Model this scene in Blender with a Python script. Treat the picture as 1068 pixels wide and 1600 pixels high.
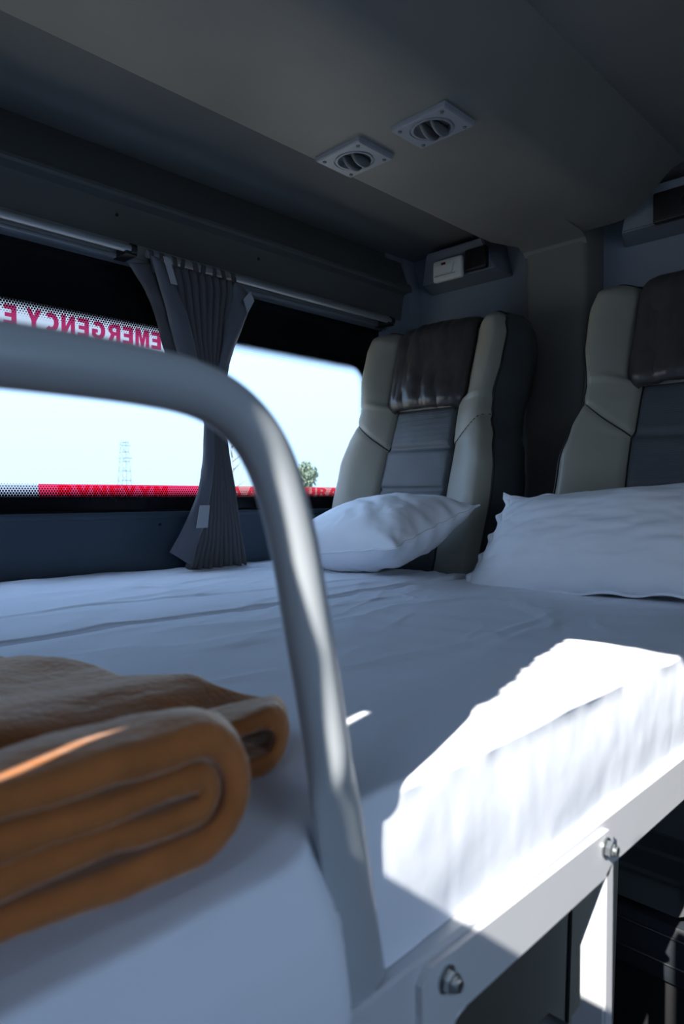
import bpy, bmesh, math, random
from mathutils import Vector, Matrix, noise
random.seed(4)
for o in list(bpy.data.objects): bpy.data.objects.remove(o)
SC = bpy.context.scene
C = SC.collection
PI = math.pi
# ------------------------------------------------------------------ camera (x along the coach, y towards the window wall, z up)
YAW, PITCH, FPX = math.radians(44.4), -math.atan(26/1085), 1085.0
cd = bpy.data.cameras.new('camera'); cam = bpy.data.objects.new('camera', cd); C.objects.link(cam)
cam.location = (0, 0, 0)
fwd = Vector((math.cos(YAW)*math.cos(PITCH), math.sin(YAW)*math.cos(PITCH), math.sin(PITCH)))
cam.rotation_euler = fwd.to_track_quat('-Z', 'Y').to_euler()
cd.sensor_fit = 'VERTICAL'; cd.sensor_height = 36; cd.sensor_width = 24; cd.lens = FPX/1600*36
cd.clip_start = 0.02; cd.clip_end = 500
cd.dof.use_dof = True; cd.dof.focus_distance = 1.35; cd.dof.aperture_fstop = 7.0
SC.camera = cam
# ------------------------------------------------------------------ colour management
SC.view_settings.view_transform = 'Standard'; SC.view_settings.look = 'None'
SC.view_settings.gamma = 1; SC.view_settings.use_curve_mapping = False
SC.view_settings.exposure = 0.2
# ------------------------------------------------------------------ sky and sun
W = bpy.data.worlds.new('sky'); SC.world = W; W.use_nodes = True
nt = W.node_tree; nt.nodes.clear()
wo = nt.nodes.new('ShaderNodeOutputWorld'); bg = nt.nodes.new('ShaderNodeBackground')
tc = nt.nodes.new('ShaderNodeTexCoord'); sx = nt.nodes.new('ShaderNodeSeparateXYZ'); cr = nt.nodes.new('ShaderNodeValToRGB')
nt.links.new(tc.outputs['Generated'], sx.inputs[0]); nt.links.new(sx.outputs['Z'], cr.inputs[0])
SUN_DIR = (-0.767, -0.195, 0.613)
dt = nt.nodes.new('ShaderNodeVectorMath'); dt.operation = 'DOT_PRODUCT'; dt.inputs[1].default_value = Vector(SUN_DIR).normalized()
nt.links.new(tc.outputs['Generated'], dt.inputs[0])
gm = nt.nodes.new('ShaderNodeMapRange'); gm.interpolation_type = 'SMOOTHSTEP'; gm.inputs[1].default_value = -0.1; gm.inputs[2].default_value = 1.0; gm.inputs[4].default_value = 1.0
nt.links.new(dt.outputs['Value'], gm.inputs[0])          # the sky is whiter and brighter round the sun
glow = nt.nodes.new('ShaderNodeVectorMath'); glow.operation = 'SCALE'; glow.inputs[0].default_value = (1.1, 1.1, 1.1)
nt.links.new(gm.outputs[0], glow.inputs['Scale'])
ad = nt.nodes.new('ShaderNodeVectorMath'); ad.operation = 'ADD'
nt.links.new(cr.outputs[0], ad.inputs[0]); nt.links.new(glow.outputs[0], ad.inputs[1])
nt.links.new(ad.outputs[0], bg.inputs[0]); nt.links.new(bg.outputs[0], wo.inputs[0])
cr.color_ramp.elements[0].position = 0.0; cr.color_ramp.elements[0].color = (0.75, 1.10, 1.55, 1)
cr.color_ramp.elements[1].position = 1.0; cr.color_ramp.elements[1].color = (0.70, 1.25, 2.40, 1)
e = cr.color_ramp.elements.new(0.25); e.color = (0.92, 1.42, 2.25, 1)
e = cr.color_ramp.elements.new(0.6); e.color = (1.05, 1.75, 3.00, 1)
bg.inputs[1].default_value = 1.0
SUN = Vector((-0.767, -0.195, 0.613)).normalized()      # towards the sun
sd = bpy.data.lights.new('sun', 'SUN'); sun = bpy.data.objects.new('sun', sd); C.objects.link(sun)
sun.rotation_euler = SUN.to_track_quat('Z', 'Y').to_euler(); sun.location = SUN*8
sd.energy = 12.0; sd.angle = math.radians(0.35); sd.color = (1.0, 0.96, 0.90)
# ------------------------------------------------------------------ node helpers
def NM(name):
    m = bpy.data.materials.new(name); m.use_nodes = True
    return m, m.node_tree, m.node_tree.nodes['Principled BSDF']
def mat(name, col, rough=0.6, metal=0, spec=0.5, bump=None, var=None, sheen=0, alpha=1, coat=0):
    """bump = (scale, strength, distance, stretch xyz); var = (scale, amount)"""
    m, t, b = NM(name)
    b.inputs['Base Color'].default_value = (*col, 1); b.inputs['Roughness'].default_value = rough
    b.inputs['Metallic'].default_value = metal; b.inputs['Specular IOR Level'].default_value = spec
    if coat: b.inputs['Coat Weight'].default_value = coat; b.inputs['Coat Roughness'].default_value = 0.25
    if sheen: b.inputs['Sheen Weight'].default_value = sheen; b.inputs['Sheen Roughness'].default_value = 0.4; b.inputs['Sheen Tint'].default_value = (1, .85, .68, 1) if 'fleece' in name else (1, 1, 1, 1)
    co = t.nodes.new('ShaderNodeTexCoord')
    if var:
        n = t.nodes.new('ShaderNodeTexNoise'); n.inputs['Scale'].default_value = var[0]; n.inputs['Detail'].default_value = 5
        t.links.new(co.outputs['Object'], n.inputs['Vector'])
        r = t.nodes.new('ShaderNodeMapRange'); r.inputs[3].default_value = 1-var[1]; r.inputs[4].default_value = 1+var[1]
        r.inputs[1].default_value = 0.3; r.inputs[2].default_value = 0.7
        t.links.new(n.outputs[0], r.inputs[0])
        x = t.nodes.new('ShaderNodeVectorMath'); x.operation = 'SCALE'; x.inputs[0].default_value = col
        t.links.new(r.outputs[0], x.inputs['Scale']); t.links.new(x.outputs[0], b.inputs['Base Color'])
    if bump:
        last = None
        for bp in (bump if isinstance(bump, list) else [bump]):
            mp = t.nodes.new('ShaderNodeMapping'); mp.inputs['Scale'].default_value = bp[3] if len(bp) > 3 else (1, 1, 1)
            t.links.new(co.outputs['Object'], mp.inputs[0])
            n = t.nodes.new('ShaderNodeTexNoise'); n.inputs['Scale'].default_value = bp[0]; n.inputs['Detail'].default_value = 4
            t.links.new(mp.outputs[0], n.inputs['Vector'])
            bb = t.nodes.new('ShaderNodeBump'); bb.inputs['Strength'].default_value = bp[1]; bb.inputs['Distance'].default_value = bp[2]
            t.links.new(n.outputs[0], bb.inputs['Height'])
            if last: t.links.new(last.outputs[0], bb.inputs['Normal'])
            last = bb
        t.links.new(last.outputs[0], b.inputs['Normal'])
    return m
M = {}
M['ceiling'] = mat('grey_headliner', (0.15, 0.152, 0.148), 0.7, bump=(400, .3, .0006), var=(3, .06))
M['duct'] = mat('grey_duct_vinyl', (0.19, 0.185, 0.170), 0.55, bump=(350, .3, .0006), var=(4, .08))
M['cove'] = mat('grey_cove_vinyl', (0.10, 0.105, 0.102), 0.6, bump=(350, .3, .0006))
M['wall'] = mat('blue_grey_wall', (0.24, 0.275, 0.33), 0.6, bump=(300, .2, .0005))
M['sill'] = mat('slate_side_panel', (0.045, 0.07, 0.10), 0.5, bump=(300, .25, .0005))
M['console'] = mat('slate_moulding', (0.17, 0.19, 0.225), 0.5, bump=(300, .2, .0005))
M['quilt'] = mat('shaded_slate_leather', (0.016, 0.020, 0.026), 0.5, bump=(420, .25, .0006))  # darkened in place of shade, so stray sun hardly shows on the cushion base
M['floor'] = mat('dark_floor', (0.05, 0.05, 0.055), 0.6, bump=(120, .3, .001))
M['frit'] = mat('black_glass_band', (0.006, 0.007, 0.009), 0.25, spec=0.3)
M['sheet'] = mat('white_bed_sheet', (0.82, 0.86, 0.93), 0.75, bump=[(14, .12, .006, (1, 2.2, 1)), (45, .12, .002, (1, 1.7, 1)), (900, .10, .0004)], sheen=.0)
M['sheet2'] = mat('white_pillowcase', (0.82, 0.85, 0.90), 0.6, bump=[(12, .15, .006, (1.4, .6, 1)), (40, .12, .002), (900, .10, .0004)], sheen=.1)
M['hem'] = mat('white_sheet_hem', (0.72, 0.74, 0.80), 0.75, bump=(60, .3, .002))
M['blanket'] = mat('brown_fleece', (0.42, 0.150, 0.045), 0.95, spec=.1, bump=[(160, .7, .0016), (26, .4, .006)], var=(40, .12), sheen=1.0)
M['steel'] = mat('grey_painted_tube', (0.40, 0.43, 0.45), 0.30, spec=.5, bump=(8, .12, .003), coat=.3)
M['frame'] = mat('light_grey_painted_steel', (0.57, 0.58, 0.60), 0.38, bump=(40, .1, .001))
M['zinc'] = mat('zinc_bolt', (0.55, 0.58, 0.58), 0.28, metal=1, bump=(90, .2, .0006))
M['leather'] = mat('grey_green_leather', (0.30, 0.295, 0.25), 0.42, bump=[(420, .25, .0006), (12, .12, .006)], spec=.45)
M['leather_side'] = mat('dark_leather_side', (0.055, 0.063, 0.065), 0.5, bump=(420, .25, .0006))
M['cover'] = mat('dark_head_cover_leather', (0.05, 0.047, 0.048), 0.33, bump=[(11, .45, .012, (.5, 1.3, .6)), (420, .2, .0005)], spec=.5)
M['piping'] = mat('black_piping', (0.012, 0.013, 0.014), 0.5)
M['curtain'] = mat('charcoal_curtain', (0.10, 0.10, 0.11), 0.85, bump=(500, .3, .0006), sheen=.05)
M['flap'] = mat('slate_curtain_hem', (0.13, 0.14, 0.165), 0.8, bump=(500, .3, .0006), sheen=.2)
M['velcro'] = mat('pale_hook_tape', (0.42, 0.44, 0.47), 0.7, bump=(900, .4, .0006))
M['rod'] = mat('aluminium_rod', (0.42, 0.44, 0.46), 0.38, metal=.6)
M['alu'] = mat('brushed_track', (0.36, 0.39, 0.42), 0.42, metal=.6, bump=(200, .2, .0005, (.05, 1, 1)))
M['black'] = mat('black_plastic', (0.008, 0.008, 0.009), 0.45)
M['vent'] = mat('grey_vent_plastic', (0.27, 0.29, 0.325), 0.42)
M['vane'] = mat('dark_vane_plastic', (0.16, 0.17, 0.18), 0.45)
M['lens'] = mat('white_lamp_lens', (0.78, 0.78, 0.74), 0.35)
M['red'] = mat('red_indicator', (0.12, 0.01, 0.01), 0.3)
M['tree'] = mat('hazy_green_leaves', (0.13, 0.17, 0.12), 0.9)
M['trunk'] = mat('tree_bark', (0.16, 0.15, 0.14), 0.9)
M['pylon'] = mat('galvanised_lattice', (0.13, 0.17, 0.18), 0.6)
M['ground'] = mat('dusty_field', (0.34, 0.30, 0.22), 0.95, var=(.2, .2))
# centre panel: perforated woven leather
def perforated():
    m, t, b = NM('perforated_grey_fabric')
    b.inputs['Base Color'].default_value = (0.068, 0.078, 0.09, 1); b.inputs['Roughness'].default_value = .5
    co = t.nodes.new('ShaderNodeTexCoord'); v = t.nodes.new('ShaderNodeTexVoronoi'); v.inputs['Scale'].default_value = 230
    v.inputs['Randomness'].default_value = .15
    t.links.new(co.outputs['Object'], v.inputs['Vector'])
    bp = t.nodes.new('ShaderNodeBump'); bp.inputs['Strength'].default_value = .5; bp.inputs['Distance'].default_value = .0012
    t.links.new(v.outputs['Distance'], bp.inputs['Height']); t.links.new(bp.outputs[0], b.inputs['Normal'])
    return m
M['panel'] = perforated()
# translucent stickers on the outside of the glass
def sticker(name, col, tr):
    m, t, b = NM(name); t.nodes.remove(b)
    o = t.nodes['Material Output']
    d = t.nodes.new('ShaderNodeBsdfDiffuse'); d.inputs[0].default_value = (*col, 1)
    l = t.nodes.new('ShaderNodeBsdfTranslucent'); l.inputs[0].default_value = (*col, 1)
    x = t.nodes.new('ShaderNodeMixShader'); x.inputs[0].default_value = tr
    t.links.new(d.outputs[0], x.inputs[1]); t.links.new(l.outputs[0], x.inputs[2]); t.links.new(x.outputs[0], o.inputs[0])
    return m
M['st_white'] = sticker('white_sticker_film', (.80, .80, .82), .75)
M['st_red'] = sticker('red_sticker_letter', (.80, .06, .20), .75)
def tape(name, col, mixv):
    m, t, b = NM(name); t.nodes.remove(b); o = t.nodes['Material Output']
    a = t.nodes.new('ShaderNodeBsdfTransparent'); a.inputs[0].default_value = (*col, 1)
    l = t.nodes.new('ShaderNodeBsdfTranslucent'); l.inputs[0].default_value = (*col, 1)
    x = t.nodes.new('ShaderNodeMixShader'); x.inputs[0].default_value = mixv
    t.links.new(l.outputs[0], x.inputs[1]); t.links.new(a.outputs[0], x.inputs[2]); t.links.new(x.outputs[0], o.inputs[0])
    return m
M['st_pink'] = tape('cream_reflective_tape', (1.0, .55, .50), .8)
M['st_pinkish'] = tape('crimson_reflective_tape', (1.0, .22, .34), .8)
M['st_pinkred'] = tape('red_reflective_tape', (.95, .13, .24), .8)
# ------------------------------------------------------------------ mesh helpers
def link(name, bm, m, parent=None, smooth=True, angle=None):
    me = bpy.data.meshes.new(name); bm.normal_update(); bm.to_mesh(me); bm.free()
    if isinstance(m, (list, tuple)):
        for q in m: me.materials.append(q)
    else: me.materials.append(m)
    if smooth:
        for p in me.polygons: p.use_smooth = True
        if angle is not None: me.set_sharp_from_angle(angle=math.radians(angle))
    o = bpy.data.objects.new(name, me); C.objects.link(o)
    if parent: o.parent = parent
    return o
def tag(o, label=None, cat=None, group=None, kind=None):
    if label: o['label'] = label
    if cat: o['category'] = cat
    if group: o['group'] = group
    if kind: o['kind'] = kind
    return o
def thing(name, label, cat, loc=(0, 0, 0), group=None):
    o = bpy.data.objects.new(name, None); C.objects.link(o); o.location = loc; o.empty_display_size = .05
    return tag(o, label, cat, group)
class Off:
    """write parts in scene coordinates, parent them to a thing placed at its base"""
def put(o, parent):
    o.parent = parent; o.matrix_parent_inverse = Matrix.Translation(-Vector(parent.location)) if parent.parent is None else Matrix.Identity(4)
    return o
def bx(bm, x0, x1, y0, y1, z0, z1, bev=0, seg=2):
    vs = [bm.verts.new((x, y, z)) for x in (x0, x1) for y in (y0, y1) for z in (z0, z1)]
    f = [(0, 1, 3, 2), (4, 6, 7, 5), (0, 4, 5, 1), (2, 3, 7, 6), (0, 2, 6, 4), (1, 5, 7, 3)]
    fs = [bm.faces.new([vs[i] for i in q]) for q in f]
    if bev:
        es = list({e for q in fs for e in q.edges})
        bmesh.ops.bevel(bm, geom=es, offset=bev, segments=seg, affect='EDGES', profile=.5)
def box(name, m, x0, x1, y0, y1, z0, z1, bev=0, parent=None, seg=2):
    bm = bmesh.new(); bx(bm, x0, x1, y0, y1, z0, z1, bev, seg)
    return link(name, bm, m, parent, angle=40)
def prism(bm, poly, axis, a, b):
    """poly of 2-D points extruded along axis from a to b"""
    def P(p, q):
        return {'x': (q, p[0], p[1]), 'y': (p[0], q, p[1]), 'z': (p[0], p[1], q)}[axis]
    A = [bm.verts.new(P(p, a)) for p in poly]; B = [bm.verts.new(P(p, b)) for p in poly]
    n = len(poly); fs = [bm.faces.new(A), bm.faces.new(list(reversed(B)))]
    for i in range(n): fs.append(bm.faces.new((A[i], B[i], B[(i+1) % n], A[(i+1) % n])))
    bmesh.ops.recalc_face_normals(bm, faces=fs)
    return fs
def tube(bm, pts, r, n=12, cap=True, flat=None):
    """round tube along pts; r number or list; flat = list of (rx, ry) scale in the section"""
    pts = [Vector(p) for p in pts]; N = len(pts)
    rs = r if isinstance(r, (list, tuple)) else [r]*N
    t0 = (pts[1]-pts[0]).normalized(); up = Vector((0, 1, 0)) if abs(t0.y) < .9 else Vector((0, 0, 1))
    u = t0.cross(up).normalized(); rings = []
    for i, p in enumerate(pts):
        t = ((pts[i]-pts[i-1]).normalized() if i else Vector()) + ((pts[i+1]-pts[i]).normalized() if i < N-1 else Vector())
        t.normalize(); u = (u - t*u.dot(t)).normalized(); v = t.cross(u)
        a, b = flat[i] if flat else (1, 1)
        rings.append([bm.verts.new(p + (u*math.cos(2*PI*k/n)*a + v*math.sin(2*PI*k/n)*b)*rs[i]) for k in range(n)])
    for i in range(N-1):
        for k in range(n): bm.faces.new((rings[i][k], rings[i][(k+1) % n], rings[i+1][(k+1) % n], rings[i+1][k]))
    if cap: bm.faces.new(list(reversed(rings[0]))); bm.faces.new(rings[-1])
    return rings
def grid(bm, nu, nv, fn, close_u=False):
    g = [[bm.verts.new(fn(i/(nu-1) if not close_u else i/nu, j/(nv-1))) for j in range(nv)] for i in range(nu)]
    for i in range(nu if close_u else nu-1):
        for j in range(nv-1):
            a, b = g[i], g[(i+1) % nu]
            bm.faces.new((a[j], b[j], b[j+1], a[j+1]))
    return g
def lerp_tab(tab, x):
    if x <= tab[0][0]: return tab[0][1]
    for (a, p), (b, q) in zip(tab, tab[1:]):
        if x <= b:
            k = (x-a)/(b-a); k = k*k*(3-2*k)
            return p+(q-p)*k
    return tab[-1][1]
def lin_tab(tab, x):
    if x <= tab[0][0]: return tab[0][1]
    for (a, p), (b, q) in zip(tab, tab[1:]):
        if x <= b: return p+(q-p)*(x-a)/(b-a)
    return tab[-1][1]
def catmull(pts, n=8):
    P = [Vector(p) for p in pts]; P = [P[0]*2-P[1]] + P + [P[-1]*2-P[-2]]; out = []
    for i in range(1, len(P)-2):
        for k in range(n):
            t = k/n; a, b, c, d = P[i-1:i+3]
            out.append(.5*((2*b)+(-a+c)*t+(2*a-5*b+4*c-d)*t*t+(-a+3*b-3*c+d)*t**3))
    return out+[P[-2]]
def fbm(x, y, z=0, o=3):
    return noise.fractal(Vector((x, y, z)), 1.0, 2.0, o)
def disc(bm, c, r, axis, h, n=20, inner=0):
    """cylinder (or ring) of height h along axis, base centre c"""
    c = Vector(c); ax = {'x': Vector((1, 0, 0)), 'y': Vector((0, 1, 0)), 'z': Vector((0, 0, 1))}[axis]
    a = {'x': Vector((0, 1, 0)), 'y': Vector((0, 0, 1)), 'z': Vector((1, 0, 0))}[axis]; b = ax.cross(a)
    def ring(R, k): return [bm.verts.new(c+ax*k+(a*math.cos(2*PI*i/n)+b*math.sin(2*PI*i/n))*R) for i in range(n)]
    o0, o1 = ring(r, 0), ring(r, h); fs = []
    if inner: i0, i1 = ring(inner, 0), ring(inner, h)
    for i in range(n):
        j = (i+1) % n
        fs.append(bm.faces.new((o0[i], o0[j], o1[j], o1[i])))
        if inner:
            fs += [bm.faces.new((i0[j], i0[i], i1[i], i1[j])), bm.faces.new((o1[i], o1[j], i1[j], i1[i])), bm.faces.new((o0[j], o0[i], i0[i], i0[j]))]
    if not inner: fs += [bm.faces.new(list(reversed(o0))), bm.faces.new(o1)]
    bmesh.ops.recalc_face_normals(bm, faces=fs)
def struct(o): o['kind'] = 'structure'; return o
# ================================================================== THE SHELL
X0, X1 = -0.31, 1.75            # rear wall, front bulkhead
YW, YR = 1.40, -0.95            # window wall, opposite wall
ZF, ZC = -1.10, 0.74
struct(box('floor', M['floor'], X0-.3, X1+.06, YR-.06, YW+.08, ZF-.05, ZF))
# main ceiling: left strip at .74, the rest at .80 (the duct hangs between)
bm = bmesh.new(); bx(bm, X0-.06, X1+.06, .985, YW+.08, .74, .86); bx(bm, X0-.06, X1+.06, YR-.06, .985, .74, .86)
struct(link('ceiling', bm, M['ceiling'], smooth=False))
# duct with sloping inner side, chamfered at its far end
def duct():
    bm = bmesh.new()
    prof = [(.990, .741), (.990, .656), (.987, .649), (.980, .646), (.700, .646), (.680, .648), (.664, .654), (.652, .658), (.642, .669), (.585, .722), (.572, .732), (.555, .738), (.540, .7405)]
    xs = [X0, .4, 1.0, 1.50, 1.545, 1.60, 1.64]
    g = []
    for x in xs:
        row = []
        for (y, z) in prof:
            yy = y
            if x > 1.53: yy = min(y, .990-(x-1.53)*.42)
            row.append(bm.verts.new((x, yy, z)))
        g.append(row)
    for a, b in zip(g, g[1:]):
        for j in range(len(prof)-1):
            bm.faces.new((a[j], a[j+1], b[j+1], b[j]))
    bm.faces.new(list(reversed(g[-1])))
    bmesh.ops.recalc_face_normals(bm, faces=bm.faces)
    bmesh.ops.reverse_faces(bm, faces=bm.faces)
    return link('ceiling_duct', bm, M['duct'], angle=35)
d = duct(); d.name = 'trim_1'; tag(d, kind='structure')
# window wall ---- lower panel, headliner cove, uprights
WX1 = 1.60
bm = bmesh.new()
bx(bm, X0-.06, X1+.06, YW, YW+.08, ZF, -.037, .0)
bx(bm, X0-.06, X1+.06, YW-.004, YW+.02, -.052, -.037, .003)
wl = struct(link('wall_left', bm, M['sill'], angle=40))
bm = bmesh.new(); bx(bm, WX1+.02, X1+.06, YW, YW+.08, -.04, .74)
prism(bm, [(WX1-.01, -.045), (WX1+.05, -.045), (WX1+.05, .50), (WX1+.005, .50)], 'y', YW-.012, YW+.03)
struct(link('trim_2', bm, M['wall'], smooth=False))
bm = bmesh.new()
prism(bm, [(1.425, .535), (1.425, .741), (1.406, .741), (1.372, .655), (1.361, .640), (1.360, .633), (1.364, .628), (1.384, .621), (1.388, .612), (1.396, .560), (1.400, .545)], 'x', X0, 1.70)
cove = struct(link('trim_3', bm, M['cove'], angle=25))
for (x, y, z) in [(.733, 1.3905, .598), (1.118, 1.3905, .598)]:
    bm = bmesh.new(); disc(bm, (x, y-.002, z), .0035, 'y', .004, 12); link('screw', bm, M['black'], cove, angle=40)
bm = bmesh.new(); disc(bm, (.838, YW-.002, -.066), .0035, 'y', .004, 12); link('screw', bm, M['black'], wl, angle=40)
bm = bmesh.new(); bx(bm, X0-.06, X1+.06, 1.425, YW+.08, .50, .745); struct(link('trim_4', bm, M['cove'], smooth=False))
# front bulkhead and the pillar between the seats
struct(box('wall_front', M['wall'], X1, X1+.06, YR-.06, YW+.08, ZF, .80))
struct(box('trim_5', M['duct'], 1.648, X1+.01, .775, .945, ZF, .700, .018, seg=4))
# small cove where duct meets the pillar
bm = bmesh.new()
prism(bm, [(1.52, .6465), (1.652, .6465), (1.652, .622), (1.642, .634), (1.62, .642)], 'y', .775, .945)
struct(link('trim_6', bm, M['duct'], angle=30))
# corner upright sloping at the left of the bulkhead
bm = bmesh.new()
prism(bm, [(1.46, .50), (1.46, .74), (1.395, .74), (1.372, .66), (1.362, .60), (1.38, .45), (1.40, .3), (1.40, -.2), (1.46, -.2)], 'x', 1.69, X1+.005)
struct(link('trim_7', bm, M['wall'], angle=30))
# opposite side wall with its long window opening, unseen rear wall with openings and slits shaped for the sun patch
def wall_open(name, m, axis, at, th, a0, a1, z0, z1, holes):
    """rectangular wall in plane axis=at with rectangular holes [(a,b,za,zb)]"""
    bm = bmesh.new(); cuts = sorted({a0, a1, *[h[0] for h in holes], *[h[1] for h in holes]}); zc = sorted({z0, z1, *[h[2] for h in holes], *[h[3] for h in holes]})
    for p, q in zip(cuts, cuts[1:]):
        for r, s in zip(zc, zc[1:]):
            if any(h[0] <= p and q <= h[1] and h[2] <= r and s <= h[3] for h in holes): continue
            if axis == 'x': bx(bm, at, at+th, p, q, r, s)
            else: bx(bm, p, q, at, at+th, r, s)
    return struct(link(name, bm, m, smooth=False))
wall_open('wall_right', M['wall'], 'y', YR-.06, .06, X0-.06, X1+.06, ZF, .80, [(-.28, .48, -.30, .50)])
wall_open('wall_back', M['wall'], 'x', X0-.02, .02, YR-.06, YW+.08, ZF, .82, [(-.0, .155, .268, .735), (-.05, -.0, .45, .735), (.164, .173, .215, .335), (.174, .186, .366, .412)])
# curtain drawn half across the rear window: its wavy edge cuts the sun
bm = bmesh.new()
def rc(u, v):
    z = .24+.50*v
    e = lin_tab([(.26, .103), (.31, .1055), (.345, .1045), (.378, .112), (.43, .1145), (.47, .108), (.58, .112), (.66, .108), (.74, .106)], z)+(.0016*math.sin(z*130)+.0014*math.sin(z*310+1))*max(0, min(1, (z-.40)/.06))
    y = e+(.162-e)*u
    return (X0+.012+.006*math.sin(u*14), y, z)
grid(bm, 24, 90, rc)
rcur = link('rear_curtain', bm, M['curtain']); tag(rcur, 'charcoal curtain half drawn at the rear window behind the viewer', 'curtain')
sm = rcur.modifiers.new('s', 'SOLIDIFY'); sm.thickness = .0015
# ================================================================== THE WINDOW
GX0, GX1 = X0, 1.62
def glass_material():
    m, t, b = NM('window_glass_with_dot_band'); t.nodes.remove(b); out = t.nodes['Material Output']
    N, Lk = t.nodes, t.links
    def ma(op, a, b=None, c=None):
        n = N.new('ShaderNodeMath'); n.operation = op
        for i, v in enumerate((a, b, c)):
            if v is None: continue
            if isinstance(v, (int, float)): n.inputs[i].default_value = v
            else: Lk.new(v, n.inputs[i])
        return n.outputs[0]
    co = N.new('ShaderNodeTexCoord'); s = N.new('ShaderNodeSeparateXYZ'); Lk.new(co.outputs['Object'], s.inputs[0])
    x, z = s.outputs['X'], s.outputs['Z']
    xl, xr, zb, zt, r = -.9, 1.545, -.006, .386, .06
    cx, cz, hx, hz = (xl+xr)/2, (zb+zt)/2, (xr-xl)/2, (zt-zb)/2
    qx = ma('ADD', ma('SUBTRACT', ma('ABSOLUTE', ma('SUBTRACT', x, cx)), hx), r)
    qz = ma('ADD', ma('SUBTRACT', ma('ABSOLUTE', ma('SUBTRACT', z, cz)), hz), r)
    ln = ma('SQRT', ma('ADD', ma('POWER', ma('MAXIMUM', qx, 0), 2), ma('POWER', ma('MAXIMUM', qz, 0), 2)))
    sdv = ma('SUBTRACT', ma('ADD', ln, ma('MINIMUM', ma('MAXIMUM', qx, qz), 0)), r)      # negative in the clear part
    px, pz = .0056, .0092
    def cell(ox, oz):
        fx = ma('MULTIPLY', ma('SUBTRACT', ma('FRACT', ma('ADD', ma('DIVIDE', x, px), 100+ox)), .5), px)
        fz = ma('MULTIPLY', ma('SUBTRACT', ma('FRACT', ma('ADD', ma('DIVIDE', z, pz), 100+oz)), .5), pz)
        return ma('SQRT', ma('ADD', ma('POWER', fx, 2), ma('POWER', fz, 2)))
    dd = ma('MINIMUM', cell(0, 0), cell(.5, .5))
    R = ma('MULTIPLY', ma('POWER', ma('MAXIMUM', ma('ADD', 1, ma('DIVIDE', sdv, .034)), 0), .7), .0031)
    mask = ma('MAXIMUM', ma('LESS_THAN', dd, R), ma('GREATER_THAN', sdv, 0))
    tr = N.new('ShaderNodeBsdfTransparent'); tr.inputs[0].default_value = (.96, .985, .98, 1)
    gl = N.new('ShaderNodeBsdfGlossy'); gl.inputs['Roughness'].default_value = .02
    fr = N.new('ShaderNodeFresnel'); fr.inputs[0].default_value = 1.25
    mx = N.new('ShaderNodeMixShader'); Lk.new(fr.outputs[0], mx.inputs[0]); Lk.new(tr.outputs[0], mx.inputs[1]); Lk.new(gl.outputs[0], mx.inputs[2])
    bk = N.new('ShaderNodeBsdfPrincipled'); bk.inputs['Base Color'].default_value = (.004, .005, .007, 1); bk.inputs['Roughness'].default_value = .2
    bk.inputs['Specular IOR Level'].default_value = .25
    m2 = N.new('ShaderNodeMixShader'); Lk.new(mask, m2.inputs[0]); Lk.new(mx.outputs[0], m2.inputs[1]); Lk.new(bk.outputs[0], m2.inputs[2])
    Lk.new(m2.outputs[0], out.inputs[0])
    return m
bm = bmesh.new()
vs = [bm.verts.new(p) for p in ((GX0, 1.415, -.045), (GX1+.02, 1.415, -.045), (GX1+.02, 1.415, .51), (GX0, 1.415, .51))]; bm.faces.new(vs)
struct(link('window_1', bm, glass_material(), smooth=False))
# rubber bead under the glass and aluminium guide over it
struct(box('trim_8', M['frit'], X0, WX1+.02, YW, 1.44, -.040, -.032, .002))
bm = bmesh.new()
bx(bm, X0, WX1+.03, 1.392, 1.425, .512, .548, .003); bx(bm, X0, WX1+.01, 1.378, 1.42, .504, .5125, .002); bx(bm, X0, WX1+.01, 1.378, 1.383, .5125, .522, .001)
tr_ = link('window_guide', bm, M['alu'], angle=40); tag(tr_, 'aluminium guide profile along the top of the black window glass', 'guide rail')
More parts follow.
